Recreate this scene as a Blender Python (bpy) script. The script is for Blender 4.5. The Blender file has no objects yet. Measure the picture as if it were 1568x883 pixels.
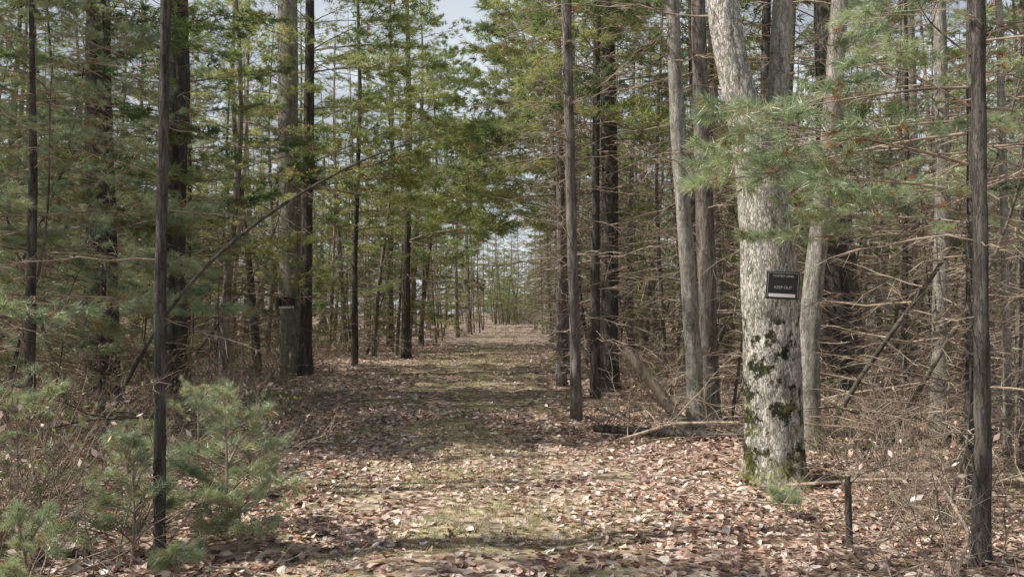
import bpy, math
import numpy as np
from mathutils import Vector
RNG = np.random.default_rng(7)
PI = math.pi
scene = bpy.context.scene

# ------------------------------------------------------------------ helpers
def norm(a):
    return a/np.maximum(np.linalg.norm(a, axis=-1, keepdims=True), 1e-9)

class MB:
    def __init__(s): s.v=[]; s.f=[]; s.n=0
    def add(s, v, f, m=0):
        v=np.asarray(v,float).reshape(-1,3)
        s.v.append(v); s.f.append((np.asarray(f,np.int64)+s.n, m)); s.n+=len(v)
    def addt(s, tmpl, R, o):
        for v,f,m in tmpl: s.add(v@R.T+o, f, m)
    def parts(s):
        out=[]; a=0
        for v,(f,m) in zip(s.v,s.f):
            out.append((v,f-a,m)); a+=len(v)
        d={}
        for v,f,m in out: d.setdefault((m,f.shape[1]),[]).append((v,f))
        res=[]
        for (m,k),lst in d.items():
            off=0; vs=[]; fs=[]
            for v,f in lst: vs.append(v); fs.append(f+off); off+=len(v)
            res.append((np.concatenate(vs),np.concatenate(fs),m))
        return res
    def mesh(s, name, mats, smooth=True):
        me=bpy.data.meshes.new(name)
        v=np.concatenate(s.v)
        loops=np.concatenate([f.ravel() for f,m in s.f])
        tot=np.concatenate([np.full(len(f),f.shape[1]) for f,m in s.f])
        mi=np.concatenate([np.full(len(f),m) for f,m in s.f])
        st=np.concatenate([[0],np.cumsum(tot)[:-1]])
        me.vertices.add(len(v)); me.vertices.foreach_set('co', v.astype(np.float32).ravel())
        me.loops.add(len(loops)); me.loops.foreach_set('vertex_index', loops.astype(np.int32))
        me.polygons.add(len(tot)); me.polygons.foreach_set('loop_start', st.astype(np.int32))
        for m in mats: me.materials.append(m)
        me.polygons.foreach_set('material_index', mi.astype(np.int32))
        me.polygons.foreach_set('use_smooth', np.full(len(tot), smooth))
        me.update(calc_edges=True)
        return me

def obj(name, me, loc=(0,0,0), rot=0, sc=1):
    o=bpy.data.objects.new(name, me); scene.collection.objects.link(o)
    o.location=loc; o.rotation_euler=(0,0,rot); o.scale=(sc,sc,sc)
    return o

def tubes(P,R,n=4):
    P=np.asarray(P,float); R=np.asarray(R,float)
    T,K,_=P.shape
    t=norm(P[:,-1]-P[:,0])
    ref=np.where(np.abs(t[:,2:3])>.8, np.array([[1.,0,0]]), np.array([[0,0,1.]]))
    u=norm(np.cross(t,ref)); w=np.cross(t,u)
    a=np.arange(n)*2*PI/n
    ring=np.cos(a)[None,:,None]*u[:,None,:]+np.sin(a)[None,:,None]*w[:,None,:]
    if R.ndim==2: R=R[:,:,None]*np.ones(n)
    V=P[:,:,None,:]+R[...,None]*ring[:,None]
    idx=np.arange(T*K*n).reshape(T,K,n)
    A=idx[:,:-1,:]; B=np.roll(A,-1,axis=2); C=idx[:,1:,:]; D=np.roll(C,-1,axis=2)
    return V.reshape(-1,3), np.stack([A,B,D,C],-1).reshape(-1,4)

def needles(pos,dr,m,ln,w,rg,ang=(15,62),span=.07):
    N=len(pos)
    d=np.repeat(norm(dr),m,0); p=np.repeat(pos,m,0)
    rv=norm(rg.normal(size=(N*m,3))); pr=norm(np.cross(d,rv))
    th=np.radians(rg.uniform(ang[0],ang[1],N*m))[:,None]
    nd=norm(d*np.cos(th)+pr*np.sin(th)+np.array([0,0,-.12]))
    b=p+d*rg.uniform(-span,span*.3,(N*m,1))
    L=ln*rg.uniform(.7,1.15,(N*m,1))
    wv=norm(np.cross(nd,norm(rg.normal(size=(N*m,3)))))*w*.5
    V=np.stack([b-wv,b+wv,b+nd*L],1).reshape(-1,3)
    return V,np.arange(N*m*3).reshape(-1,3)

def rotm(az,pitch=0,roll=0,s=1):
    cz,sz=math.cos(az),math.sin(az); cp,sp=math.cos(pitch),math.sin(pitch); cr,sr=math.cos(roll),math.sin(roll)
    Rz=np.array([[cz,-sz,0],[sz,cz,0],[0,0,1]]); Ry=np.array([[cp,0,-sp],[0,1,0],[sp,0,cp]]); Rx=np.array([[1,0,0],[0,cr,-sr],[0,sr,cr]])
    return Rz@Ry@Rx*s

def fb(x,y,s=1.0,seed=0):
    r=0; a=1.0; k=s
    for i in range(4):
        p=seed*1.7+i*2.3
        r=r+a*np.sin(x*k+1.3*np.sin(y*k*.8+p)+p)*np.cos(y*k*1.1+1.1*np.sin(x*k*.7-p)+p*.6)
        a*=.55; k*=1.9
    return r

def gh(x,y):
    x=np.asarray(x,float); y=np.asarray(y,float)
    cx=np.interp(y,[0,30,65,120],[-.3,-1.1,0,0])
    off=np.clip((np.abs(x-cx)-1.8)/3,0,1)
    h=.09*off*fb(x,y,.45,1)+.012*fb(x,y,2.2,4)
    rut=-.04*np.exp(-((np.abs(x-cx)-.8)/.28)**2)
    return h+rut+.05*off
def g(x,y): return float(gh(x,y))

# ------------------------------------------------------------------ materials
def newmat(name):
    m=bpy.data.materials.new(name); m.use_nodes=True
    nt=m.node_tree; nt.nodes.clear()
    out=nt.nodes.new('ShaderNodeOutputMaterial')
    return m,nt,nt.nodes,nt.links,out
def ramp(nd,stops):
    r=nd.new('ShaderNodeValToRGB'); e=r.color_ramp.elements
    while len(e)<len(stops): e.new(.5)
    for el,(p,c) in zip(e,stops): el.position=p; el.color=(c[0],c[1],c[2],1)
    return r
def bark(name,c1,c2,c3,sc=14,zs=.16,bump=.6,lich=0.0,moss=0.0):
    m,nt,nd,lk,out=newmat(name)
    tc=nd.new('ShaderNodeTexCoord'); mp=nd.new('ShaderNodeMapping'); mp.inputs['Scale'].default_value=(1,1,zs)
    lk.new(tc.outputs['Object'],mp.inputs[0])
    n1=nd.new('ShaderNodeTexNoise'); n1.inputs['Scale'].default_value=sc; n1.inputs['Detail'].default_value=5; n1.inputs['Roughness'].default_value=.65
    lk.new(mp.outputs[0],n1.inputs['Vector'])
    v=nd.new('ShaderNodeTexVoronoi'); v.feature='DISTANCE_TO_EDGE'; v.inputs['Scale'].default_value=sc*1.7
    mxv=nd.new('ShaderNodeMix'); mxv.data_type='VECTOR'; mxv.inputs[0].default_value=.2
    lk.new(mp.outputs[0],mxv.inputs[4]); lk.new(n1.outputs['Color'],mxv.inputs[5]); lk.new(mxv.outputs[1],v.inputs['Vector'])
    r=ramp(nd,[(.3,c1),(.5,c2),(.7,c3)]); lk.new(n1.outputs[0],r.inputs[0])
    cr=ramp(nd,[(0,(.45,.45,.45)),(.12,(1,1,1))]); lk.new(v.outputs[0],cr.inputs[0])
    mu=nd.new('ShaderNodeMix'); mu.data_type='RGBA'; mu.blend_type='MULTIPLY'; mu.inputs[0].default_value=.7
    lk.new(r.outputs[0],mu.inputs[6]); lk.new(cr.outputs[0],mu.inputs[7])
    col=mu.outputs[2]
    def over(col,scale,lo,hi,c,zmax=None,amt=1.0,sd=0):
        n=nd.new('ShaderNodeTexNoise'); n.inputs['Scale'].default_value=scale; n.inputs['Detail'].default_value=5; n.inputs['Roughness'].default_value=.75
        if sd:
            mm=nd.new('ShaderNodeMapping'); mm.inputs['Location'].default_value=(sd,sd*2,sd*3); lk.new(tc.outputs['Object'],mm.inputs[0]); lk.new(mm.outputs[0],n.inputs['Vector'])
        else: lk.new(tc.outputs['Object'],n.inputs['Vector'])
        rr=ramp(nd,[(lo,(0,0,0)),(hi,(amt,amt,amt))]); lk.new(n.outputs[0],rr.inputs[0])
        f=rr.outputs[0]
        if zmax:
            sx=nd.new('ShaderNodeSeparateXYZ'); lk.new(tc.outputs['Object'],sx.inputs[0])
            mr=nd.new('ShaderNodeMapRange'); mr.inputs[1].default_value=zmax[0]; mr.inputs[2].default_value=zmax[1]; mr.inputs[3].default_value=1; mr.inputs[4].default_value=0
            lk.new(sx.outputs[2],mr.inputs[0])
            mt=nd.new('ShaderNodeMath'); mt.operation='MULTIPLY'; lk.new(f,mt.inputs[0]); lk.new(mr.outputs[0],mt.inputs[1]); f=mt.outputs[0]
        mx=nd.new('ShaderNodeMix'); mx.data_type='RGBA'; lk.new(f,mx.inputs[0]); lk.new(col,mx.inputs[6]); mx.inputs[7].default_value=(*c,1)
        return mx.outputs[2]
    if lich>0:
        col=over(col,6,.5,.62,(.36,.37,.32),None,lich)
        col=over(col,17,.54,.62,(.07,.065,.055),None,lich*.8,3)
    if moss>0:
        col=over(col,5,.50,.56,(.05,.05,.025),(1.5,1.8),moss,5)
        col=over(col,7,.54,.60,(.22,.23,.06),(.6,1.5),moss*.8,9)
        col=over(col,9,.42,.56,(.34,.35,.12),(.05,.35),moss*.8,2)
    b=nd.new('ShaderNodeBump'); b.inputs['Strength'].default_value=bump; b.inputs['Distance'].default_value=.03
    ad=nd.new('ShaderNodeMath'); ad.operation='ADD'; lk.new(n1.outputs[0],ad.inputs[0]); lk.new(cr.outputs[0],ad.inputs[1])
    lk.new(ad.outputs[0],b.inputs['Height'])
    p=nd.new('ShaderNodeBsdfPrincipled'); p.inputs['Roughness'].default_value=.85; p.inputs['Specular IOR Level'].default_value=.2
    lk.new(col,p.inputs['Base Color']); lk.new(b.outputs[0],p.inputs['Normal']); lk.new(p.outputs[0],out.inputs[0])
    return m
def twigmat(name,c1,c2,sc=5,zs=1,det=2,var=False):
    m,nt,nd,lk,out=newmat(name)
    tc=nd.new('ShaderNodeTexCoord'); mp=nd.new('ShaderNodeMapping'); mp.inputs['Scale'].default_value=(1,1,zs); lk.new(tc.outputs['Object'],mp.inputs[0])
    n=nd.new('ShaderNodeTexNoise'); n.inputs['Scale'].default_value=sc; n.inputs['Detail'].default_value=det
    lk.new(mp.outputs[0],n.inputs['Vector']); r=ramp(nd,[(.35,c1),(.65,c2)]); lk.new(n.outputs[0],r.inputs[0]); col=r.outputs[0]
    if var:
        oi=nd.new('ShaderNodeObjectInfo'); rr=ramp(nd,[(0,(.5,.5,.5)),(1,(1.0,1.0,1.0))]); lk.new(oi.outputs['Random'],rr.inputs[0])
        mu=nd.new('ShaderNodeMix'); mu.data_type='RGBA'; mu.blend_type='MULTIPLY'; mu.inputs[0].default_value=1; lk.new(col,mu.inputs[6]); lk.new(rr.outputs[0],mu.inputs[7]); col=mu.outputs[2]
    p=nd.new('ShaderNodeBsdfDiffuse'); lk.new(col,p.inputs[0]); lk.new(p.outputs[0],out.inputs[0]); return m
def leafy(name,stops,trans=.4,scale=1.2,island=False,objrand=.5,gloss=.06):
    m,nt,nd,lk,out=newmat(name)
    ge=nd.new('ShaderNodeNewGeometry')
    if island: src=ge.outputs['Random Per Island']
    else:
        n=nd.new('ShaderNodeTexNoise'); n.inputs['Scale'].default_value=scale; n.inputs['Detail'].default_value=0
        lk.new(ge.outputs['Position'],n.inputs['Vector'])
        oi=nd.new('ShaderNodeObjectInfo')
        mr=nd.new('ShaderNodeMapRange'); mr.inputs[1].default_value=.28; mr.inputs[2].default_value=.72; lk.new(n.outputs[0],mr.inputs[0])
        mx=nd.new('ShaderNodeMix'); mx.inputs[0].default_value=objrand; lk.new(mr.outputs[0],mx.inputs[2]); lk.new(oi.outputs['Random'],mx.inputs[3]); src=mx.outputs[0]
    r=ramp(nd,stops); lk.new(src,r.inputs[0])
    p=nd.new('ShaderNodeBsdfDiffuse'); t=nd.new('ShaderNodeBsdfTranslucent'); ms=nd.new('ShaderNodeMixShader'); ms.inputs[0].default_value=trans
    lk.new(r.outputs[0],p.inputs[0]); lk.new(r.outputs[0],t.inputs[0])
    lk.new(p.outputs[0],ms.inputs[1]); lk.new(t.outputs[0],ms.inputs[2]); last=ms.outputs[0]
    if gloss>0:
        gl=nd.new('ShaderNodeBsdfGlossy'); gl.inputs['Roughness'].default_value=.45; m2=nd.new('ShaderNodeMixShader'); m2.inputs[0].default_value=gloss
        lk.new(last,m2.inputs[1]); lk.new(gl.outputs[0],m2.inputs[2]); last=m2.outputs[0]
    lk.new(last,out.inputs[0])
    return m
def plain(name,c,rough=.6):
    m,nt,nd,lk,out=newmat(name)
    n=nd.new('ShaderNodeTexNoise'); n.inputs['Scale'].default_value=30
    r=ramp(nd,[(.3,[q*.8 for q in c]),(.7,[min(1,q*1.1) for q in c])]); lk.new(n.outputs[0],r.inputs[0])
    p=nd.new('ShaderNodeBsdfPrincipled'); p.inputs['Roughness'].default_value=rough
    lk.new(r.outputs[0],p.inputs['Base Color']); lk.new(p.outputs[0],out.inputs[0]); return m

M_bark=bark('pine_bark',(.08,.07,.06),(.21,.185,.16),(.37,.335,.29))
M_barkdk=bark('dark_bark',(.045,.039,.035),(.105,.094,.083),(.20,.182,.16))
M_barkgr=bark('grey_bark',(.18,.165,.135),(.38,.35,.305),(.58,.54,.475),sc=16,zs=.2,lich=.6,moss=.35)
M_birch=bark('pale_bark',(.34,.315,.26),(.70,.66,.585),(.86,.82,.75),sc=15,zs=.3,bump=.9,lich=.6,moss=1.0)
M_barkfar=twigmat('forest_bark',(.12,.105,.09),(.36,.32,.27),14,.15,4,True)
M_twig=twigmat('dead_twig',(.17,.135,.105),(.52,.43,.34))
M_twigfar=twigmat('forest_twig',(.18,.145,.11),(.52,.43,.33),3,1,0)
M_twiglt=bark('weathered_wood',(.22,.18,.14),(.48,.40,.31),(.70,.60,.49),sc=8,bump=.3)
M_needle=leafy('pine_needles',[(0,(.12,.175,.075)),(.4,(.26,.33,.145)),(.75,(.47,.52,.22)),(1,(.68,.68,.31))],trans=.5,gloss=0)
M_needlehi=leafy('pine_needles_near',[(0,(.22,.31,.17)),(.5,(.40,.49,.27)),(1,(.60,.66,.37))],trans=.45,scale=2,objrand=.1,gloss=.12)
M_needledk=leafy('hemlock_needles',[(0,(.03,.06,.03)),(1,(.08,.13,.06))],trans=.35)
M_brown=leafy('dead_needles',[(0,(.32,.16,.08)),(1,(.56,.33,.18))],trans=.35,gloss=0)
M_leaf=leafy('fallen_leaf',[(0,(.17,.10,.07)),(.22,(.39,.245,.18)),(.5,(.65,.47,.38)),(.75,(.85,.70,.60)),(.93,(.94,.87,.79)),(1,(.68,.35,.17))],trans=.1,island=True,gloss=.06)
M_grass=leafy('grass_blade',[(0,(.18,.24,.08)),(.5,(.50,.50,.22)),(1,(.80,.72,.45))],trans=.3,island=True)
M_green=leafy('green_leaf',[(0,(.08,.14,.04)),(1,(.34,.41,.10))],trans=.4,island=True)

def groundmat(name,path):
    m,nt,nd,lk,out=newmat(name)
    ge=nd.new('ShaderNodeNewGeometry')
    v=nd.new('ShaderNodeTexVoronoi'); v.inputs['Scale'].default_value=16; lk.new(ge.outputs['Position'],v.inputs['Vector'])
    v2=nd.new('ShaderNodeTexVoronoi'); v2.inputs['Scale'].default_value=9; lk.new(ge.outputs['Position'],v2.inputs['Vector'])
    sx=nd.new('ShaderNodeSeparateColor'); lk.new(v.outputs['Color'],sx.inputs[0])
    r=ramp(nd,[(0,(.11,.075,.055)),(.35,(.30,.205,.155)),(.65,(.56,.42,.335)),(1,(.79,.65,.55))]); lk.new(sx.outputs[0],r.inputs[0])
    n=nd.new('ShaderNodeTexNoise'); n.inputs['Scale'].default_value=1.1 if path else .5; n.inputs['Detail'].default_value=6; n.inputs['Roughness'].default_value=.7
    lk.new(ge.outputs['Position'],n.inputs['Vector'])
    rr=ramp(nd,[(.46 if path else .58,(0,0,0)),(.62 if path else .78,(.7,.7,.7))]); lk.new(n.outputs[0],rr.inputs[0])
    mx=nd.new('ShaderNodeMix'); mx.data_type='RGBA'; lk.new(rr.outputs[0],mx.inputs[0]); lk.new(r.outputs[0],mx.inputs[6]); mx.inputs[7].default_value=(.50,.47,.27,1)
    b=nd.new('ShaderNodeBump'); b.inputs['Strength'].default_value=.9; b.inputs['Distance'].default_value=.04
    ad=nd.new('ShaderNodeMath'); ad.operation='ADD'; lk.new(sx.outputs[1],ad.inputs[0]); lk.new(v2.outputs[0],ad.inputs[1]); lk.new(ad.outputs[0],b.inputs['Height'])
    p=nd.new('ShaderNodeBsdfPrincipled'); p.inputs['Roughness'].default_value=.9; p.inputs['Specular IOR Level'].default_value=.1
    lk.new(mx.outputs[2],p.inputs['Base Color']); lk.new(b.outputs[0],p.inputs['Normal']); lk.new(p.outputs[0],out.inputs[0]); return m
M_ground=groundmat('forest_floor',False); M_path=groundmat('path_litter',True)

# ------------------------------------------------------------------ templates
def bough(seed,hi=False,L=2.0,m=None,w=None,ln=None,brown=.04,ns=13):
    rg=np.random.default_rng(seed); mb=MB()
    m=m or (28 if hi else 10); w=w or (.0066 if hi else .016); ln=ln or (.12 if hi else .15)
    K=7; s=np.linspace(0,1,K)
    a=rg.uniform(-.25,.25); c=rg.uniform(-.05,.22)
    def main(q): return np.stack([q*L, a*L*q*q, c*L*q-.22*L*q*q+.12*L*q**4],-1)
    V,F=tubes(main(s)[None],(.013*(1-s*.85))[None],4); mb.add(V,F,1)
    q=np.sort(rg.uniform(.22,.97,ns)); b=main(q)
    side=np.where(np.arange(ns)%2==0,1,-1)
    th=np.radians(rg.uniform(35,62,ns))*side
    ls=L*(.10+.42*(1-q))*rg.uniform(.7,1.15,ns)
    dz=rg.uniform(-.12,.25,ns)
    d=norm(np.stack([np.cos(th),np.sin(th),dz],-1))
    t=np.linspace(0,1,4)
    P=b[:,None]+d[:,None]*(ls[:,None]*t)[...,None]; P[...,2]-= .12*ls[:,None]*t**2; P[...,0]+=.15*ls[:,None]*t**2
    V,F=tubes(P,np.tile(.005*(1-.7*t),(ns,1)),3); mb.add(V,F,1)
    tp=[main(np.array([1.,.93])),P[:,-1]]; td=[np.tile([[1.,0,0]],(2,1)),P[:,-1]-P[:,-2]]
    for k in range(5 if hi else 4):
        fr=rg.uniform(.25,.95,ns)[:,None]
        o=b+(P[:,-1]-b)*fr
        sd=rg.choice([-1,1],ns)*np.radians(rg.uniform(25,60,ns)); az=th*.85+sd
        dd=norm(np.stack([np.cos(az),np.sin(az),rg.uniform(-.2,.45,ns)],-1))
        l2=(ls*rg.uniform(.2,.5,ns)*(1.1-fr[:,0])+.05)[:,None]
        e=o+dd*l2
        if hi:
            V,F=tubes(np.stack([o,e],1),np.tile([[.003,.0018]],(ns,1)),3); mb.add(V,F,1)
        tp.append(e); td.append(dd)
    tp=np.concatenate(tp); td=np.concatenate(td)
    br=rg.uniform(size=len(tp))<brown
    V,F=needles(tp[~br],td[~br],m,ln,w,rg); mb.add(V,F,2)
    if br.any():
        V,F=needles(tp[br],td[br],m,ln*.9,w,rg); mb.add(V,F,3)
    return mb.parts()
def deadb(seed,L=1.6,k=1.0,sub=True):
    rg=np.random.default_rng(seed); mb=MB()
    K=7; s=np.linspace(0,1,K); wob=np.cumsum(rg.normal(0,.022,(K,2)),0)*L; wob[0]=0
    up=rg.uniform(.0,.35)
    P=np.stack([s*L,wob[:,0],up*L*s-(.35+up*.5)*L*s*s*rg.uniform(.2,1)+wob[:,1]],-1)
    V,F=tubes(P[None],(.0105*k*(1-s*.75))[None],4); mb.add(V,F,1)
    ns=8; q=rg.uniform(.2,1,ns); b=np.stack([np.interp(q,s,P[:,i]) for i in range(3)],-1)
    th=rg.choice([-1,1],ns)*np.radians(rg.uniform(25,70,ns)); ls=L*rg.uniform(.12,.42,ns)*(1.1-q*.6)
    d=norm(np.stack([np.cos(th),np.sin(th),rg.uniform(-.5,.3,ns)],-1)); t=np.linspace(0,1,4)
    Q=b[:,None]+d[:,None]*(ls[:,None]*t)[...,None]+np.cumsum(rg.normal(0,.012,(ns,4,3)),1)*t[None,:,None]; Q[...,2]-=.2*ls[:,None]*t*t
    V,F=tubes(Q,np.tile(.0045*k*(1-.5*t),(ns,1)),3); mb.add(V,F,1)
    if sub:
        o=Q[:,1]; dd=norm(d+rg.normal(0,.6,(ns,3))); e=o+dd*(ls*.45)[:,None]
        V,F=tubes(np.stack([o,e],1),np.tile([[.003,.002]],(ns,1)),3); mb.add(V,F,1)
    return mb.parts()
BO=[bough(i) for i in range(6)]
BH=[bough(40+i,hi=True) for i in range(5)]
DB=[deadb(20+i) for i in range(7)]
DF=[deadb(20+i,L=1.8,k=1.5,sub=False) for i in range(7)]

def trunk(mb,pts,n=14,K=26,rough=.05,mat=0,seed=0):
    rg=np.random.default_rng(seed)
    p=np.asarray(pts,float); s=np.linspace(0,1,K)
    d=np.concatenate([[0],np.cumsum(np.linalg.norm(np.diff(p[:,:3],axis=0),axis=1))]); d/=d[-1]
    q=s**1.25
    C=np.stack([np.interp(q,d,p[:,i]) for i in range(4)],-1)
    for _ in range(2): C[1:-1]=(C[:-2]+2*C[1:-1]+C[2:])/4
    lob=rg.normal(0,rough,(K,n)); lob=(lob+np.roll(lob,1,0)+np.roll(lob,-1,0))/1.8
    fl=rg.uniform(0,1,n); fl=(fl+np.roll(fl,1))/2
    R=C[:,3][:,None]*(1+lob)
    flare=np.exp(-np.maximum(C[:,2]-C[0,2],0)/.12)[:,None]
    if mat==0: R=R*(1+flare*fl[None]*.75)
    V,F=tubes(C[None,:,:3],R[None],n); mb.add(V,F,mat)
    return C
def cpos(C,z):
    return np.array([np.interp(z,C[:,2],C[:,i]) for i in range(3)]), float(np.interp(z,C[:,2],C[:,3]))

def dress(mb,C,seed,dead=None,live=None,livelen=(1.2,1.0),tm=BO,dtm=DB,per=3,step=.7,dper=3,dlen=(.6,1.3),azr=None,dstep=(.2,.5)):
    rg=np.random.default_rng(seed)
    if dead:
        z=dead[0]
        while z<dead[1]:
            o,r=cpos(C,z)
            for k in range(rg.integers(1,dper+1)):
                az=rg.uniform(0,2*PI); mb.addt(dtm[rg.integers(len(dtm))],rotm(az,rg.uniform(-.25,.3),rg.uniform(-.5,.5),rg.uniform(*dlen)),o+np.array([0,0,rg.uniform(-.05,.05)]))
            z+=rg.uniform(*dstep)
    if live:
        z=live[0]; H=C[-1,2]
        while z<min(live[1],H-.1):
            o,r=cpos(C,z); f=(z-live[0])/(H-live[0]+.01)
            sc=np.interp(f,[0,.3,1],[livelen[0],livelen[1],.25])
            a0=rg.uniform(0,2*PI)
            for k in range(per):
                az=a0+k*2*PI/per+rg.uniform(-.4,.4)
                if azr is not None and rg.uniform()<.75: az=rg.uniform(*azr)
                mb.addt(tm[rg.integers(len(tm))],rotm(az,rg.uniform(-.15,.25)+.35*f,rg.uniform(-.4,.4),sc*rg.uniform(.7,1.15)),o)
            z+=step*rg.uniform(.7,1.3)

MATS=[M_barkfar,M_twigfar,M_needle,M_brown]
def variant(name,seed,H,r,dead,live,ll,per=3,step=.7,dper=4,mats=MATS,dlen=(.6,1.3),bow=.33,dstep=(.2,.5)):
    rg=np.random.default_rng(seed); mb=MB()
    bx,by=rg.normal(0,bow,2)
    pts=[(bx*math.sin(t*2.4)+.06*math.sin(9*t+seed),by*math.sin(t*2.1)+.06*math.sin(8*t),t*H,r*(1-t*.92)) for t in np.linspace(0,1,11)]
    pts[0]=(pts[0][0],pts[0][1],-.15,r*1.08)
    C=trunk(mb,pts,n=8,K=20,seed=seed)
    dress(mb,C,seed+1,dead,live,ll,per=per,step=step,dper=dper,dlen=dlen,dtm=DF,dstep=dstep)
    return mb.mesh(name,mats)
VA=[variant('pine_a',101,12,.11,(.8,4),(2.6,12),(1.1,.9)), variant('pine_b',102,13,.14,(1,5),(3.8,13),(1.2,.9)),
    variant('pine_c',103,10,.08,(.6,3),(1.4,10),(1.0,.85))]
VP=[variant('pole_pine_a',111,13,.08,(.9,8),(7.5,13),(.8,.8),step=.8),variant('pole_pine_b',112,14,.12,(1.2,8),(8,14),(.9,.9),step=.8),
    variant('pole_pine_c',113,12,.05,(.5,7),(7,12),(.7,.6),step=.8,dlen=(.5,1.0)),variant('pole_pine_d',114,12,.07,(.7,6),(5.2,12),(.8,.7),step=.8,dlen=(.6,1.4))]
VY=[variant('young_pine_a',121,4.5,.03,(.2,.8),(.5,4.5),(.75,.6),step=.42,bow=.05),variant('young_pine_b',122,6.5,.045,(.3,1.5),(.9,6.5),(.9,.7),step=.45,bow=.1)]
VC=[variant('shade_pine_a',151,13,.15,(3,4),(6.2,13),(1.0,.9),per=5,step=.4,dper=1),variant('shade_pine_b',152,12,.12,(3,4),(7.2,12),(.8,.8),per=5,step=.4,dper=1)]  # clean trunk and compact crown, shaped to cast shade from out of view
VS=[variant('shadow_pole_a',161,8.5,.15,(3.5,8.3),None,None,dper=1,dlen=(.4,.9),dstep=(.4,.8)),variant('shadow_pole_b',162,9.5,.10,(3.5,9.2),None,None,dper=2,dlen=(.4,1.0),dstep=(.4,.8))]  # nearly bare poles, made to cast trunk shadows from out of view
VD=[variant('dead_sapling_a',141,4.5,.025,(.3,4.4),None,None,dper=3,dlen=(.3,.8),bow=.4,dstep=(.12,.35)),variant('dead_sapling_b',142,6,.035,(.4,5.8),None,None,dper=3,dlen=(.4,1.0),bow=.5,dstep=(.15,.4)),
    variant('dead_sapling_c',143,3,.016,(.2,2.9),None,None,dper=3,dlen=(.2,.6),bow=.3,dstep=(.1,.3))]
def hardwood(name,seed,H,r,mats):
    rg=np.random.default_rng(seed); mb=MB(); bx,by=rg.normal(0,.5,2)
    pts=[(bx*t*t+.1*math.sin(5*t+seed),by*t+.1*math.sin(4*t),t*H,r*(1-t*.85)) for t in np.linspace(0,1,9)]; pts[0]=(0,0,-.15,r*1.1)
    C=trunk(mb,pts,n=9,K=20,seed=seed)
    for k in range(12):
        z=rg.uniform(.25,.97)*H; o,rr=cpos(C,z); az=rg.uniform(0,2*PI); L=rg.uniform(.12,.28)*H*(1.2-z/H)
        t=np.linspace(0,1,7)[:,None]; d=np.array([math.cos(az),math.sin(az),0])
        P=o+d*L*t*.8+np.array([0,0,1])*L*(t*.45+.35*t*t)+np.cumsum(rg.normal(0,.03*L,(7,3)),0)*t
        V,F=tubes(P[None],(rr*.42*(1-t[:,0]*.85))[None],5); mb.add(V,F,0)
        for j in range(5):
            i=rg.integers(1,7); mb.addt(DF[rg.integers(7)],rotm(az+rg.uniform(-1,1),rg.uniform(.1,1.1),rg.uniform(-2,2),L*.3*rg.uniform(.5,1)),P[i])
    return mb.mesh(name,mats)
VH=[hardwood('hardwood_a',131,14,.11,[M_twigfar,M_twigfar]),hardwood('hardwood_b',132,12,.07,[M_twigfar,M_twigfar]),hardwood('hardwood_c',133,15,.15,[M_barkfar,M_twigfar])]

# ------------------------------------------------------------------ ground and path
def grid(xs,ys,hf,name,mat):
    X,Y=np.meshgrid(xs,ys); Z=hf(X,Y); mb=MB(); n=len(xs); k=len(ys)
    idx=np.arange(n*k).reshape(k,n)
    F=np.stack([idx[:-1,:-1],idx[:-1,1:],idx[1:,1:],idx[1:,:-1]],-1).reshape(-1,4)
    mb.add(np.stack([X,Y,Z],-1),F,0); return obj(name,mb.mesh(name,[mat]))
u=np.linspace(-1,1,281); xs=np.sinh(u*4.6)/np.sinh(4.6)*400
u=np.linspace(0,1,260); ys=-30+ (np.sinh(u*4.2)/np.sinh(4.2))*600
grid(xs,ys,gh,'forest_ground',M_ground)
ys=np.linspace(-6,118,400); w=np.linspace(-1,1,25)
mb=MB(); cx=np.interp(ys,[0,30,65,120],[-.3,-1.1,0,0]); hw=1.75+.2*np.sin(ys*.9)+.12*np.sin(ys*2.3)
X=cx[:,None]+w[None]*hw[:,None]; Y=np.repeat(ys[:,None],25,1); Z=gh(X,Y)+.02-.06*np.abs(w)[None]**8
idx=np.arange(400*25).reshape(400,25); F=np.stack([idx[:-1,:-1],idx[:-1,1:],idx[1:,1:],idx[1:,:-1]],-1).reshape(-1,4)
mb.add(np.stack([X,Y,Z],-1),F,0); obj('forest_path',mb.mesh('forest_path',[M_path]))

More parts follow.
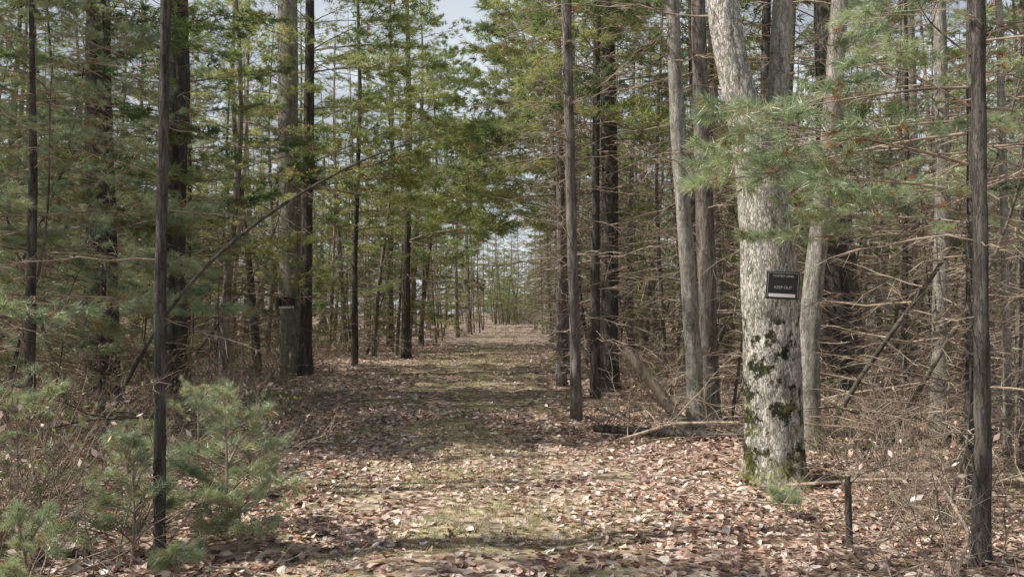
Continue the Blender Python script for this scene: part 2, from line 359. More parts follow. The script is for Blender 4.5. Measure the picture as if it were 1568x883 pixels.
def leaves(N,xr,yr,size,seed,name,mat,lift=.03):
    rg=np.random.default_rng(seed)
    x=rg.uniform(*xr,N); y=yr[0]+(yr[1]-yr[0])*rg.uniform(0,1,N)**1.3
    cxx=np.interp(y,[0,30,65],[-.3,-1.1,0])
    keep=(fb(x,y,1.3,3)+rg.normal(0,.9,N)-1.0*np.exp(-((x-cxx)/.5)**2))>-.8; x=x[keep]; y=y[keep]; N=len(x)
    s=size*rg.uniform(.5,1.35,N)
    mr=np.array([[-.5,0],[-.22,0],[0,0],[.25,0],[.55,0]]); sd=np.array([[-.3,.26],[.02,.36],[.22,.24]])
    base=np.concatenate([mr,sd,sd*[1,-1]])
    B=np.repeat(base[None],N,0)*(1+rg.normal(0,.2,(N,11,2)))
    curl=rg.uniform(-.3,.9,N)[:,None]; bend=rg.uniform(-.5,.9,N)[:,None]
    z=curl*np.abs(B[...,1])+bend*B[...,0]**2+rg.normal(0,.03,(N,11))
    P=np.concatenate([B,z[...,None]],-1)*s[:,None,None]
    az=rg.uniform(0,2*PI,N); tl=rg.normal(0,.3,N); t2=rg.normal(0,.3,N)
    c,si=np.cos(tl)[:,None],np.sin(tl)[:,None]; P=np.stack([P[...,0],P[...,1]*c-P[...,2]*si,P[...,1]*si+P[...,2]*c],-1)
    c,si=np.cos(t2)[:,None],np.sin(t2)[:,None]; P=np.stack([P[...,0]*c-P[...,2]*si,P[...,1],P[...,0]*si+P[...,2]*c],-1)
    c,si=np.cos(az)[:,None],np.sin(az)[:,None]; P=np.stack([P[...,0]*c-P[...,1]*si,P[...,0]*si+P[...,1]*c,P[...,2]],-1)
    P=P+np.stack([x,y,gh(x,y)+lift*rg.uniform(.5,1.3,N)],-1)[:,None]
    o=(np.arange(N)*11)[:,None,None]
    T=np.array([[0,1,5],[3,4,7],[1,0,8],[4,3,10]])[None]+o
    Q=np.array([[1,2,6,5],[2,3,7,6],[2,1,8,9],[3,2,9,10]])[None]+o
    mb=MB(); mb.add(P,T.reshape(-1,3),0)
    mb.f.append((Q.reshape(-1,4),0))
    return obj(name,mb.mesh(name,[mat],smooth=False))
leaves(62000,(-8,8),(3.3,14),.064,11,'fallen_leaves',M_leaf)
leaves(34000,(-18,18),(12,42),.09,12,'fallen_leaves',M_leaf)

rg=np.random.default_rng(5); N=180000
x=rg.uniform(-3.2,2.6,N); y=3.5+34*rg.uniform(0,1,N)**1.8
cxx=np.interp(y,[0,30,65],[-.3,-1.1,0]); msk=fb(x,y,1.6,8)+1.4*np.exp(-((x-cxx)/.5)**2)+.3*rg.normal(size=N)-.25*(np.abs(x-cxx)>1.6)
k=msk>.72; x=x[k]; y=y[k]; N=len(x)
b=np.stack([x,y,gh(x,y)],-1); d=norm(np.stack([rg.normal(0,.6,N),rg.normal(0,.6,N),np.ones(N)],-1)); L=rg.uniform(.04,.10,N)[:,None]
wv=norm(np.cross(d,rg.normal(size=(N,3))))*.0036
mb=MB(); mb.add(np.stack([b-wv,b+wv,b+d*L],1),np.arange(N*3).reshape(-1,3),0); obj('grass',mb.mesh('grass',[M_grass],False))

rg=np.random.default_rng(6); mb=MB()
for k in range(640):
    yy=rg.uniform(4,26); xx=rg.uniform(-.7*yy,.7*yy)
    if -2.2<xx<1.6 and rg.uniform()<.85: continue
    mb.addt(DB[rg.integers(7)],rotm(rg.uniform(0,2*PI),rg.uniform(-.03,.12),rg.uniform(-3,3),rg.uniform(.3,1.0)),np.array([xx,yy,g(xx,yy)+.05]))
obj('fallen_twigs',mb.mesh('fallen_twigs',[M_twig,M_twig]))

# ------------------------------------------------------------------ brush
def brush(name,areas,seed,mats,stem=(.5,1.2),leaf=.25):
    rg=np.random.default_rng(seed); mb=MB()
    for (x0,x1,y0,y1,n) in areas:
        for k in range(n):
            x=rg.uniform(x0,x1); y=rg.uniform(y0,y1); b=np.array([x,y,g(x,y)-.03])
            tm=DB if y<12 else DF
            for j in range(rg.integers(3,8 if y<12 else 6)):
                az=rg.uniform(0,2*PI); s=rg.uniform(*stem)
                mb.addt(tm[rg.integers(7)],rotm(az,rg.uniform(.3,1.45),rg.uniform(-3,3),s*.62),b+rg.normal(0,.08,3)*[1,1,0])
            if rg.uniform()<leaf:
                m=rg.integers(10,40); p=b+rg.normal(0,1,(m,3))*[.25,.25,.0]+np.stack([np.zeros(m),np.zeros(m),rg.uniform(.1,stem[1]*.8,m)],-1)
                d=norm(rg.normal(size=(m,3))); e=norm(np.cross(d,rg.normal(size=(m,3)))); s=rg.uniform(.02,.04,(m,1))
                V=np.stack([p-d*s,p+e*s*.5,p+d*s,p-e*s*.5],1); mb.add(V,np.arange(m*4).reshape(-1,4),2 if rg.uniform()<.5 else 3)
    return obj(name,mb.mesh(name,mats))
BM=[M_twig,M_twig,M_green,M_leaf]
brush('brush_thicket',[(-7,-3.0,5.5,12,90),(-14,-4.7,12,24,230),(-3.6,-2.4,4.3,9,16),(-4.5,-2.8,3.8,6,22),(-12,-4.5,24,36,110)],1,BM,leaf=.4)
brush('brush_thicket',[(2.9,6,6,11,78),(2.5,12,11,22,170),(1.4,2.4,12,14,8),(2.5,3.8,4.6,7.5,22),(2.3,14,22,34,100)],2,BM,stem=(.35,1.0),leaf=.15)
brush('low_green_shrub',[(-4.6,-3.3,11.5,15.5,45)],3,BM,stem=(.25,.6),leaf=1.0)

# ------------------------------------------------------------------ named near trees
def tree(name,base,pts,mats,seed,n=16,K=40,rough=.05,**kw):
    mb=MB(); C=trunk(mb,pts,n=n,K=K,seed=seed,rough=rough)
    if kw: dress(mb,C,seed,**kw)
    return mb,C
def fin(mb,name,base,mats): return obj(name,mb.mesh(name,mats),(base[0],base[1],g(base[0],base[1])-.02))

b=(2.46,8.0)
mb,C=tree('t',b,[(0,0,-.1,.30),(0,0,.12,.275),(-.01,0,.5,.262),(-.02,0,.85,.26),(-.04,0,1.77,.247),(-.08,0,2.5,.235),(-.16,0,2.95,.20),(-.26,0,3.4,.172),(-.40,.02,3.95,.152),(-.49,.05,4.6,.14),(-.75,.1,7,.11),(-.8,.2,11,.05)],None,201,n=28,K=60,rough=.035)
P=np.array([(.0,.03,2.35,.14),(.05,.10,2.9,.115),(.08,.16,3.6,.10),(.14,.2,4.6,.09),(.3,.4,7,.06),(.6,.5,10,.03)])
trunk(mb,P,n=16,K=30,mat=4,seed=9)
for z,az,s in [(3.0,2.6,.7),(3.6,.5,.8),(4.4,2.9,1),(5.5,1,1.2),(6.5,4,1.3),(3.2,-.3,.6)]:
    o,_=cpos(C,z); mb.addt(DB[int(z*7)%7],rotm(az,.4,0,s),o)
fin(mb,'pale_bark_tree',b,[M_birch,M_twig,M_needle,M_brown,M_barkgr])

def simple(name,b,pts,mats,seed,**kw):
    mb,C=tree(name,b,pts,mats,seed,**kw); return fin(mb,name,b,mats)
G=[M_barkgr,M_twig,M_needle,M_brown]; D=[M_barkdk,M_twig,M_needle,M_brown]; B4=[M_bark,M_twig,M_needle,M_brown]
simple('grey_bark_tree',(2.42,11.2),[(0,0,-.1,.125),(-.03,0,.8,.105),(-.1,0,2,.10),(-.22,0,3.5,.095),(-.32,0,5.7,.085),(-.4,0,9,.06),(-.4,0,13,.02)],G,211,dead=(3,9),dlen=(.4,1),dper=2)
simple('grey_bark_tree',(2.82,12.2),[(0,0,-.1,.17),(0,0,.6,.135),(-.03,0,2,.13),(-.08,.1,4,.115),(-.15,.1,6.5,.10),(-.1,.1,13,.03)],B4,212,dead=(2,10),dper=2)
simple('grey_bark_tree',(3.28,9.4),[(0,0,-.1,.14),(0,0,.4,.115),(0,0,1.6,.105),(.10,0,2.4,.10),(.22,0,3.4,.098),(.34,0,5,.09),(.4,0,9,.06),(.4,0,13,.02)],G,213,dead=(1.6,9),dper=2,dlen=(.4,.9))
simple('dark_trunk_tree',(6.0,15.8),[(0,0,-.1,.36),(0,0,1,.29),(-.1,0,4,.26),(-.2,0,8,.2),(0,0,14,.05)],D,214,dead=(2,8),live=(6,14))
simple('grey_bark_tree',(4.95,9.9),[(0,0,-.1,.10),(0,0,1,.085),(.05,0,3,.08),(.0,0,6,.06),(0,0,12,.02)],G,215,dead=(1.2,8),dper=2,dlen=(.5,1))
simple('grey_bark_tree',(7.9,17),[(0,0,-.1,.15),(.02,0,1,.12),(.1,0,4,.11),(0,0,8,.09),(0,0,14,.02)],G,216,dead=(1.5,8),dper=3)
simple('grey_bark_tree',(5.05,8.7),[(0,0,-.1,.045),(0,0,1,.038),(-.04,0,3,.036),(-.1,0,5,.03),(-.1,0,8,.01)],G,217,dead=(.5,6),dper=2,dlen=(.3,.7))
simple('grey_bark_tree',(6.1,10.2),[(0,0,-.1,.10),(0,0,1,.08),(.05,0,4,.07),(0,0,12,.02)],B4,218,dead=(.5,8),dper=3,live=(3.0,6),per=2)
R3=dict(dper=4,dlen=(.6,1.4),dstep=(.15,.35))
simple('pine_tree',(.95,12.5),[(0,0,-.1,.09),(-.02,0,1,.08),(-.08,0,3,.075),(-.15,0,6,.07),(-.1,0,12,.02)],B4,221,dead=(.7,8),dlen=(.4,1.1),dper=4,live=(6.5,12))
simple('pine_tree',(1.08,18.7),[(0,0,-.1,.12),(0,0,3,.09),(-.08,0,8,.07),(0,0,14,.02)],B4,222,dead=(.8,9),live=(5.0,14),livelen=(1.5,1.2),**R3)
simple('pine_tree',(1.95,17),[(0,0,-.1,.22),(-.02,0,1,.18),(0,0,4,.165),(-.05,0,8,.14),(0,0,15,.03)],D,223,dead=(1.2,8),live=(5.0,15),livelen=(1.5,1.2),**R3)
simple('pine_tree',(1.5,15.4),[(0,0,-.1,.10),(0,0,3,.075),(.05,0,8,.06),(0,0,13,.02)],D,224,dead=(.8,8),live=(5,13),**R3)
simple('pine_tree',(1.5,22),[(0,0,-.1,.11),(0,0,3,.08),(.05,0,8,.07),(0,0,14,.02)],B4,225,dead=(.8,8),live=(4.6,14),livelen=(1.7,1.5),azr=(2.4,3.9),**R3)
simple('pine_tree',(1.9,27),[(0,0,-.1,.11),(0,0,3,.08),(.05,0,8,.07),(0,0,15,.02)],B4,228,dead=(.8,8),live=(4.6,15),livelen=(1.9,1.7),azr=(2.4,3.9),**R3)
simple('pine_tree',(2.1,34),[(0,0,-.1,.12),(0,0,3,.09),(.05,0,8,.08),(0,0,17,.02)],B4,229,dead=(.8,8),live=(5,17),livelen=(2.0,1.8),azr=(2.4,3.9),**R3)
simple('pine_tree',(3.2,14.8),[(0,0,-.1,.10),(0,0,3,.085),(-.1,0,8,.07),(0,0,13,.02)],D,226,dead=(.8,9),live=(6,13),**R3)
simple('pine_tree',(3.9,13.3),[(0,0,-.1,.09),(0,0,3,.075),(.1,0,8,.06),(0,0,12,.02)],D,227,dead=(.6,9),live=(6.5,12),**R3)
SGN=(-5.55,21.5)
simple('grey_bark_tree',SGN,[(0,0,-.1,.42),(0,0,.4,.33),(0,0,1.6,.29),(-.05,0,4,.28),(-.1,0,7,.26),(-.1,0,10,.22),(0,0,15,.05)],[M_barkgr]+B4[1:],231,dead=(3,9),dper=2,live=(7,15))
simple('pine_tree',(-5.05,20.9),[(0,0,-.1,.22),(0,0,.5,.15),(.02,0,3,.135),(.1,0,8,.12),(.1,0,14,.03)],D,232,dead=(3.2,8),live=(4.6,14),livelen=(1.7,1.4),azr=(-.9,.9),per=4)
simple('pine_tree',(-3.6,29),[(0,0,-.1,.17),(0,0,3,.13),(.1,0,8,.11),(0,0,15,.02)],D,233,dead=(1,8),live=(4.0,15),livelen=(1.8,1.5),azr=(-.9,.9),per=4)
simple('pine_tree',(-4.6,25),[(0,0,-.1,.10),(0,0,3,.07),(.15,0,8,.06),(0,0,14,.02)],D,237,dead=(1,8),live=(4.0,14),livelen=(1.6,1.6),azr=(-.9,.9),per=3)
simple('pine_tree',(-5.3,37),[(0,0,-.1,.16),(0,0,3,.13),(.1,0,8,.12),(0,0,17,.02)],D,234,dead=(1,8),live=(3.5,17),livelen=(1.7,1.5),per=4)
simple('pine_tree',(-6.35,16),[(0,0,-.1,.26),(0,0,3,.21),(.1,0,6,.19),(.1,0,10,.15),(0,0,14,.03)],D,235,dead=(2.6,7),live=(3.4,14),livelen=(1.2,1.0),per=4,step=.6)
simple('pine_tree',(-7.0,14.6),[(0,0,-.1,.27),(0,0,3,.22),(-.1,0,6,.2),(.1,0,13,.03)],D,236,dead=(2.4,6),live=(3.0,13),livelen=(1.1,1.0),per=4,step=.6)
mb,C=tree('x',(-2.27,5.5),[(0,0,-.1,.05),(0,0,.15,.038),(-.0,0,1.6,.035),(.03,0,3,.032),(.05,0,4.5,.027),(.05,0,7,.012)],None,241,n=12,K=60,rough=.09,dead=(.6,5),dper=1,dlen=(.25,.6))
fin(mb,'pine_tree',(-2.27,5.5),D)
NH=[M_barkdk,M_twig,M_needlehi,M_brown]
def near(b,H,r,live,ll,seed,azr=None,per=3,step=.5,dead=(.5,3),mats=NH,tm=BH):
    mb,C=tree('x',b,[(0,0,-.1,r),(0,0,1,r*.9),(.05,0,H*.5,r*.6),(0,0,H,.01)],None,seed,n=12,K=40,dead=dead,dper=3,dlen=(.4,1.1),live=live,livelen=ll,tm=tm,per=per,step=step,azr=azr)
    return fin(mb,'pine_tree',b,mats)
near((-5.6,9.9),6.8,.07,(1.5,6.8),(1.05,.85),251,per=4,step=.42)
near((-7.6,11.5),7,.10,(1.2,7),(1.1,.95),253,per=4,step=.42)
near((-6.1,12.7),7,.05,(2.0,7),(.9,.7),254,per=4,step=.45)
near((-8.2,16.5),8,.11,(1.0,8),(1.2,1.0),255,per=4)
near((-9.8,20),8,.12,(1.0,8),(1.2,1.1),256,per=4)
near((-7.3,19.2),8.5,.07,(2.8,8.5),(.8,.7),257,per=4)
b=(2.93,5.33)
mb,C=tree('x',b,[(0,0,-.1,.075),(0,0,.1,.055),(.01,0,1,.046),(-.01,0,2.5,.042),(-.02,0,4,.038),(0,0,7,.015)],None,261,n=14,K=60,rough=.08,dead=(.8,4),dper=2,dlen=(.3,.8))
rg=np.random.default_rng(77)
fin(mb,'pine_tree',b,NH)
b=(3.55,6.6)
mb,C=tree('x',b,[(0,0,-.1,.045),(0,0,1,.038),(.0,0,2.5,.034),(.0,0,4,.03),(0,0,6.5,.012)],None,262,n=12,K=40,rough=.08,dead=(.8,3),dper=3,dlen=(.3,.9))
for z,az,pt,s in [(2.75,3.3,.12,1.1),(3.0,3.0,-.02,1.05),(3.35,3.35,-.05,1.0),(3.2,3.7,.05,.8),(2.35,3.4,.1,.85),(2.5,3.9,.0,.6),(3.6,3.8,0,.8),(2.95,4.2,.05,.6),(2.2,3.0,.1,.8),(2.55,2.75,.1,1.0),(3.1,2.6,0,1.0),
   (3.2,.3,0,.7),(2.6,5.6,0,.6),(3.7,5.8,0,.8),(2.1,.1,.1,.5),(2.8,1.2,0,.7),(4.2,4.6,-.1,.8),(3.9,.6,0,.9),(4.4,1.8,0,.9),(2.3,2.2,.1,.7)]:
    o,_=cpos(C,z); mb.addt(BH[rg.integers(5)],rotm(az,pt,rg.uniform(-.3,.3),s),o)
fin(mb,'pine_tree',b,NH)
near((4.3,5.9),4.6,.025,(2.5,5),(.5,.4),263,per=3,mats=[M_barkdk,M_twig,M_needledk,M_brown])
near((6.6,9.3),7,.06,(2.4,7),(1.0,.8),264,per=3)
near((5.6,12.2),8,.05,(3.2,8),(1.0,.8),265,per=3)

def sapling(b,H,seed,s0=.45):
    rg=np.random.default_rng(seed); mb=MB(); C=trunk(mb,[(0,0,-.05,.014),(.02,0,H*.5,.010),(.0,0,H,.004)],n=6,K=10,seed=seed,mat=1)
    tm=[bough(seed*3+i,hi=True,L=2*s0,m=22,w=.0042,ln=.095,ns=6,brown=.07) for i in range(4)]
    for z in np.arange(.12,H+.01,.2):
        o,_=cpos(C,z); f=z/H
        for k in range(4): mb.addt(tm[rg.integers(4)],rotm(rg.uniform(0,2*PI),rg.uniform(.0,.7)+.5*f,rg.uniform(-.5,.5),(1.15-f*.6)*rg.uniform(.5,1.1)),o)
    return fin(mb,'pine_sapling',b,NH)
sapling((-2.02,6.0),1.0,301,.30); sapling((-2.45,5.5),.6,302,.26); sapling((-1.8,5.6),.45,303,.22); sapling((-3.25,5.4),.5,304,.24); sapling((-2.9,6.4),.6,305,.28)
sapling((-3.1,8.4),.8,306,.3); sapling((-1.95,4.9),.3,307,.16); sapling((2.1,6.6),.2,308,.10); sapling((-2.6,4.55),.35,311,.2)
sapling((-4.0,7.0),.9,312,.35); sapling((-2.35,7.6),.45,313,.2); sapling((1.9,5.1),.10,314,.06)

mb=MB(); P=np.array([(-4.55,9.1,-.05,.026),(-4.02,9.05,1.0,.025),(-3.64,9,1.62,.023),(-3.13,9,2.2,.020),(-2.5,9,2.69,.017),(-1.82,9,3.09,.014),(-1.27,9,3.34,.010),(-.72,9,3.48,.006)])
C=trunk(mb,P,n=8,K=24,mat=1,seed=3,rough=.06)
for k in range(16):
    i=RNG.integers(3,23); mb.addt(DB[k%7],rotm(RNG.uniform(-1.2,1.2),RNG.uniform(-.9,.5),0,RNG.uniform(.12,.3)),C[i,:3])
obj('leaning_dead_tree',mb.mesh('leaning_dead_tree',[M_barkdk,M_barkdk]))
def log(name,pts,mat,seed,n=12,branches=6,jag=False):
    mb=MB(); C=trunk(mb,np.array(pts),n=n,K=20,mat=1,seed=seed,rough=.09)
    for e,(i,s) in enumerate([(0,-1),(-1,1)]):
        c=C[i,:3]; r=C[i,3]; d=norm((C[-1,:3]-C[0,:3])[None])[0]*s
        base=mb.v[0].reshape(20,n,3)[i]
        mb.add(np.concatenate([base,[c+d*r*(.9 if jag and e==1 else .1)]]),np.array([[j,(j+1)%n,n] for j in range(n)]),0)
    rg=np.random.default_rng(seed)
    for k in range(branches):
        i=rg.integers(2,18); mb.addt(DB[k%7],rotm(rg.uniform(0,6.3),rg.uniform(-.1,.9),0,rg.uniform(.3,.8)),C[i,:3])
    return obj(name,mb.mesh(name,[M_twiglt,mat]))
log('broken_snag',[(2.25,11.0,.05,.08),(1.95,11,.5,.072),(1.5,11,1.08,.062)],M_twiglt,1,jag=True,branches=9)
log('fallen_log',[(1.05,10.9,.12,.05),(2.0,10.5,.10,.055),(3.2,10.1,.13,.06)],M_barkdk,2,branches=16)
log('fallen_log',[(3.0,10.4,.12,.08),(5,10.1,.14,.085),(8.5,9.9,.16,.09)],M_barkdk,3,branches=14)
log('fallen_log',[(3.0,7.9,.10,.03),(3.9,7.5,.16,.035),(4.9,7.3,.1,.035)],M_twiglt,4,branches=12)
log('fallen_branch',[(2.45,7.6,.06,.014),(2.95,6.9,.25,.014),(3.9,6.6,.3,.012)],M_twig,5,branches=9)
log('fallen_branch',[(2.6,5.0,.05,.012),(2.9,5.4,.2,.012),(3.3,6.6,.3,.01)],M_twiglt,6,branches=8)
log('fallen_branch',[(1.3,10.2,.08,.018),(1.9,10.0,.3,.016),(2.6,9.7,.35,.012)],M_twiglt,9,branches=12)
log('fallen_branch',[(3.4,11.8,.1,.02),(4.3,11.3,.5,.018),(5.4,11,.7,.012)],M_twiglt,10,branches=12)
log('tree_stump',[(2.28,5.75,-.05,.024),(2.27,5.75,.2,.022),(2.26,5.75,.50,.02)],M_barkdk,7,branches=2,jag=True)
log('fallen_branch',[(-5.6,9,.2,.02),(-4.2,8.4,.55,.018),(-3.3,8,.62,.012)],M_barkdk,8,branches=6)

# ------------------------------------------------------------------ signs
def sign(loc,w,h,tilt,yaw,lines,txtmat,sh=.12):
    e=bpy.data.objects.new('posted_sign',None); scene.collection.objects.link(e); e.location=loc; e.rotation_euler=(math.radians(2),tilt,yaw)
    blk=plain('sign_black',(.012,.012,.013),.35); wh=plain('sign_white',(.75,.74,.70),.5)
    def box(nm,cx,cz,sx,sz,y,t,m):
        mb=MB(); K=9; xs=np.linspace(-sx/2,sx/2,K)
        def curv(x): return (x+cx)**2*.35
        V=[]
        for yy in (y-t,y):
            for zz in (-sz/2,sz/2):
                for x in xs: V.append((cx+x,yy+curv(x),cz+zz))
        V=np.array(V); I=np.arange(4*K).reshape(2,2,K); F=[]
        for k in range(K-1):
            F+= [[I[0,0,k],I[0,0,k+1],I[0,1,k+1],I[0,1,k]],[I[1,0,k+1],I[1,0,k],I[1,1,k],I[1,1,k+1]],[I[0,1,k],I[0,1,k+1],I[1,1,k+1],I[1,1,k]],[I[0,0,k+1],I[0,0,k],I[1,0,k],I[1,0,k+1]]]
        F+=[[I[0,0,0],I[0,1,0],I[1,1,0],I[1,0,0]],[I[0,1,K-1],I[0,0,K-1],I[1,0,K-1],I[1,1,K-1]]]
        mb.add(V,np.array(F),0); o=obj(nm,mb.mesh(nm,[m],False)); o.parent=e
    box('plate',0,0,w,h,0,.004,blk)
    box('border_top',0,h*.45,w*.92,h*.008,-.005,.001,wh); box('border_left',-w*.455,0.0,w*.006,h*.88,-.005,.001,wh); box('border_right',w*.455,0.0,w*.006,h*.88,-.005,.001,wh)
    box('name_strip',-.02*w,-h*.36,w*.80,h*sh,-.005,.001,wh)
    for i,(tx,z,sz) in enumerate(lines):
        cu=bpy.data.curves.new('text_line',type='FONT'); cu.body=tx; cu.size=sz*h; cu.align_x='CENTER'; cu.extrude=.0005
        to=bpy.data.objects.new('text_tmp',cu); scene.collection.objects.link(to)
        bpy.context.view_layer.update()
        me=bpy.data.meshes.new_from_object(to.evaluated_get(bpy.context.evaluated_depsgraph_get())); bpy.data.objects.remove(to)
        me.materials.clear(); me.materials.append(txtmat)
        o=obj('lettering_%d'%(i+1),me); o.rotation_euler=(PI/2,0,0); o.location=(0,-.008,z*h); o.parent=e
    for i,(sx,sz) in enumerate([(-.42,.4),(.42,.4),(-.42,-.42),(.42,-.42)]):
        bpy.ops.mesh.primitive_uv_sphere_add(segments=10,ring_count=6,radius=.005); n=bpy.context.object; n.name='nail_%d'%(i+1); n.scale=(1,.5,1); n.parent=e; n.location=(sx*w,-.006+.35*(sx*w)**2,sz*h); n.data.materials.append(blk)
    return e
wt=plain('sign_letter_white',(.5,.5,.48)); rd=plain('sign_letter_red',(.6,.2,.2))
sign((2.45,7.715,1.84),.295,.25,math.radians(3),math.radians(-4),[('POSTED LAND',.30,.11),('KEEP OUT',-.12,.14)],wt)
sign((-5.56,21.05,1.83),.46,.32,math.radians(-1),math.radians(6),[('POSTED',.14,.2),('KEEP OUT',-.14,.16)],rd,sh=.2)

# ------------------------------------------------------------------ forest scatter
rg=np.random.default_rng(99)
LE=lambda y: np.interp(y,[0,10,21,29,65,120],[-5,-4.8,-5.6,-4.2,-2.6,-2.6])
RE=lambda y: np.interp(y,[0,8,12,19,50,120],[3.8,3.5,2.6,1.7,2.3,2.6])
placed=[(2.46,8),(2.42,11.2),(2.82,12.2),(3.28,9.4),(6,15.8),(4.95,9.9),(7.9,17),(-5.55,21.5),(-5.05,20.6),(1.95,17),(1.55,16),(-6.35,16),(-6.7,14),(-4.6,25)]
def ok(x,y,d):
    return all((x-a)**2+(y-b_)**2>d*d for a,b_ in placed)
def put(me,x,y,s=1,nm='pine_tree',lean=.03):
    placed.append((x,y)); o=obj(nm,me,(x,y,g(x,y)),rg.uniform(0,2*PI),s)
    o.rotation_euler=(rg.normal(0,lean),rg.normal(0,lean),o.rotation_euler[2])
cl=cr=0
for it in range(9000):
    y=13+57*rg.uniform()**.85; x=rg.uniform(-1,1)*(.62*y+3)
    if LE(y)<x<RE(y) : continue
    if x>0 and y<14.5: continue
    if x<0 and y<18: continue
    if y<21.5 and abs(x/y+.264)<.06: continue
    d=(1.6 if x<0 else 1.3)+.012*y
    if not ok(x,y,d): continue
    u=rg.uniform(); sc=1.0 if y<32 else 1.2
    far=x<-12 or y>38
    if x<0:
        if cl>145: continue
        if y>46 and x>-9:
            if rg.uniform()<.4: continue
            cl+=1; put(VP[rg.integers(4)] if u<.6 else VH[rg.integers(2)],x,y,rg.uniform(.8,.95),'pine_tree' if u<.6 else 'hardwood_tree'); continue
        cl+=1
        if u<(.65 if far else .42): put(VA[rg.integers(3)],x,y,sc*rg.uniform(.85,1.1))
        elif u<.70: put(VP[rg.integers(4)],x,y,sc*rg.uniform(.85,1.1))
        elif u<.88: put(VY[rg.integers(2)],x,y,rg.uniform(.7,1.1))
        else: put(VH[rg.integers(2)],x,y,1,'hardwood_tree')
    else:
        if cr>165: continue
        cr+=1
        if u<(.36 if y>28 else .12): put(VA[rg.integers(3)],x,y,sc*rg.uniform(.85,1.1))
        elif u<.66: put(VP[rg.integers(4)],x,y,sc*rg.uniform(.85,1.1))
        elif u<.76: put(VY[rg.integers(2)],x,y,rg.uniform(.6,1))
        else: put(VH[rg.integers(3)],x,y,1,'hardwood_tree')
print('mid trees',cl,cr)
y=25.
while y<80:
    put(VP[rg.integers(4)],float(RE(y))-.2+rg.uniform(-.2,.9),y,rg.uniform(.75,1.05))
    if y>32 and rg.uniform()<.7: put(VP[rg.integers(4)],float(LE(y))+.2-abs(rg.normal(0,.9)),y+rg.uniform(-.6,.6),rg.uniform(.7,1.0))
    y+=rg.uniform(1.2,4.5)
for (x,y,k) in [(-4.9,40,1),(-6.4,34,1),(-3.9,47,0),(-7.2,43,1),(-4.4,55,1),(3.2,46,1),(3.4,57,0),(4.2,38,1),(-3.3,66,1),(3.1,70,1)]:
    put(VY[k],x,y,rg.uniform(1.0,1.4))
for k in range(65):
    y=rg.uniform(12,34); x=rg.uniform(float(RE(y))+.3,.6*y)
    if abs(x/y-2.46/8)<.03 : continue
    put(VD[rg.integers(3)],x,y,rg.uniform(.7,1.2),'dead_sapling',.13)
for k in range(48):
    y=rg.uniform(11,34); x=-rg.uniform(4.6,.6*y+1)
    if x>LE(y)-.1 or abs(x/y+5.6/21)<.05: continue
    put(VD[rg.integers(3)],x,y,rg.uniform(.7,1.2),'dead_sapling',.13)
for (x,y,s) in [(3.7,8.6,.8),(4.6,7.6,.7),(3.9,10.6,1),(5.6,9.2,.9),(-3.9,10.5,.5),(-4.9,8.2,.7),(3.2,6.4,.5)]:
    put(VD[rg.integers(3)],x,y,s,'dead_sapling',.12)
for k in range(120):
    y=rg.uniform(70,105); x=rg.uniform(-1,1)*(.62*y+3)
    if abs(x)<(3.2 if y<90 else 4): continue
    put([*VA,*VA,*VP,*VH][rg.integers(13)],x,y,rg.uniform(1.2,1.6))
for k in range(55):
    y=rg.uniform(106,128); x=rg.normal(0,5.5)
    put([VA[0],VA[2],*VY,VH[1],VY[1]][rg.integers(6)],x,y,rg.uniform(.8,1.2))
for k in range(30):
    y=rg.uniform(128,160); x=rg.normal(0,14)
    put([VA[0],VA[2],VH[1]][rg.integers(3)],x,y,rg.uniform(1.0,1.5))
for (i,x,y) in [(0,-8.4,9.3),(1,-10.4,9.6),(1,-8.0,3.0),(0,-9.3,13.2),(0,-11.5,15.2)]:
    put(VC[i],x,y,1,lean=.01)  # pines added out of view so their crowns shade bands of the path
# bare poles added out of view, west of the path, to throw shadow bars
for (i,x,y,s_) in [(0,-4.6,3.7,1.0),(1,-5.3,4.9,1.0),(0,-6.3,5.6,1.15),(1,-5.9,6.9,1.0),(1,-4.9,2.9,.9),(0,-7.6,6.9,1.1)]:
    put(VS[i],x,y,s_,'offview_shadow_pole',.04)
for (x,y) in [(-13,17.5),(-12.5,21)]:
    put(VA[rg.integers(2)],x,y,.95)
for (x,y) in [(9,4),(10,8),(8.5,12),(12,11)]:
    put(VP[rg.integers(4)],x,y,1)

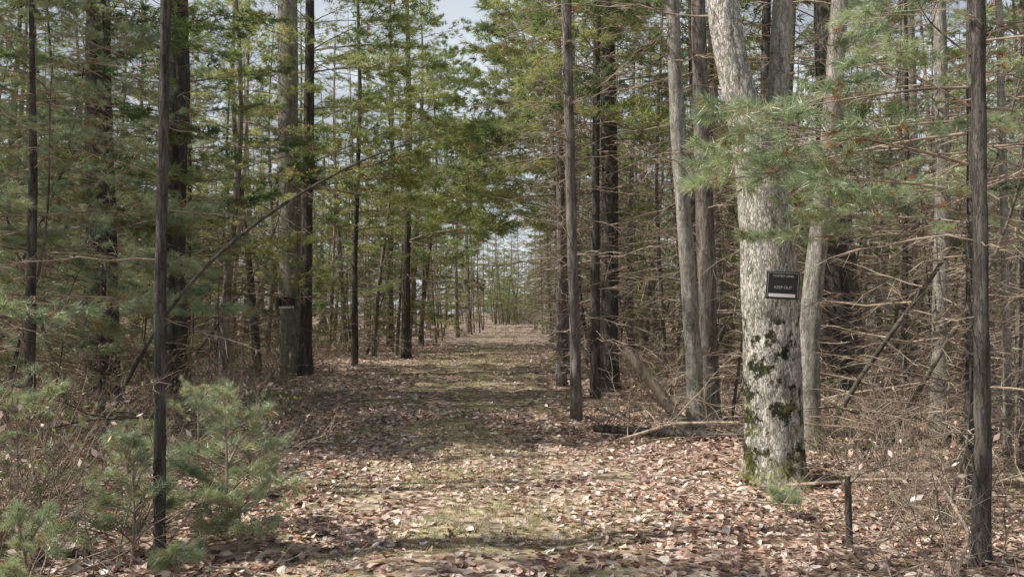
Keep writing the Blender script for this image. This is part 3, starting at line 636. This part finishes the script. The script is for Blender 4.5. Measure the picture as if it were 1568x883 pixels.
# ------------------------------------------------------------------ light, sky, camera
el=math.radians(46); s=Vector((-.985,-.17,0)).normalized()*math.cos(el); s.z=math.sin(el)
L=bpy.data.lights.new('sun','SUN'); L.energy=5; L.angle=math.radians(.5); L.color=(1,.945,.86)
o=bpy.data.objects.new('sun',L); scene.collection.objects.link(o); o.rotation_euler=s.to_track_quat('Z','Y').to_euler(); o.location=(-20,-10,20)
w=bpy.data.worlds.new('World'); scene.world=w; w.use_nodes=True; nt=w.node_tree
sky=nt.nodes.new('ShaderNodeTexSky'); sky.sky_type='NISHITA'; sky.sun_disc=False; sky.sun_elevation=el; sky.sun_rotation=math.atan2(s.x,s.y)
sky.dust_density=2
# thin bright haze / cirrus near the horizon
tc=nt.nodes.new('ShaderNodeTexCoord'); sx=nt.nodes.new('ShaderNodeSeparateXYZ'); nt.links.new(tc.outputs['Generated'],sx.inputs[0])
mr=nt.nodes.new('ShaderNodeMapRange'); mr.inputs[1].default_value=.25; mr.inputs[2].default_value=.62; mr.inputs[3].default_value=1; mr.inputs[4].default_value=0; nt.links.new(sx.outputs[2],mr.inputs[0])
no=nt.nodes.new('ShaderNodeTexNoise'); no.inputs['Scale'].default_value=5; no.inputs['Detail'].default_value=5; mp=nt.nodes.new('ShaderNodeMapping'); mp.inputs['Scale'].default_value=(1,1,2.5); nt.links.new(tc.outputs['Generated'],mp.inputs[0]); nt.links.new(mp.outputs[0],no.inputs['Vector'])
m2=nt.nodes.new('ShaderNodeMapRange'); m2.inputs[1].default_value=.35; m2.inputs[2].default_value=.58; m2.inputs[3].default_value=.5; m2.inputs[4].default_value=1; nt.links.new(no.outputs[0],m2.inputs[0])
mu=nt.nodes.new('ShaderNodeMath'); mu.operation='MULTIPLY'; nt.links.new(mr.outputs[0],mu.inputs[0]); nt.links.new(m2.outputs[0],mu.inputs[1])
mx=nt.nodes.new('ShaderNodeMix'); mx.data_type='RGBA'; nt.links.new(mu.outputs[0],mx.inputs[0]); nt.links.new(sky.outputs[0],mx.inputs[6]); mx.inputs[7].default_value=(14,15.2,16.4,1)
bg=nt.nodes['Background']; bg.inputs[1].default_value=.06; nt.links.new(mx.outputs[2],bg.inputs[0])
cam=bpy.data.cameras.new('camera'); cam.lens=30; cam.sensor_width=36; cam.shift_y=.023; cam.clip_end=1500
co=bpy.data.objects.new('camera',cam); scene.collection.objects.link(co); co.location=(0,0,1.6); co.rotation_euler=(PI/2,0,0)
scene.camera=co
scene.view_settings.view_transform='Standard'; scene.view_settings.look='None'; scene.view_settings.exposure=0
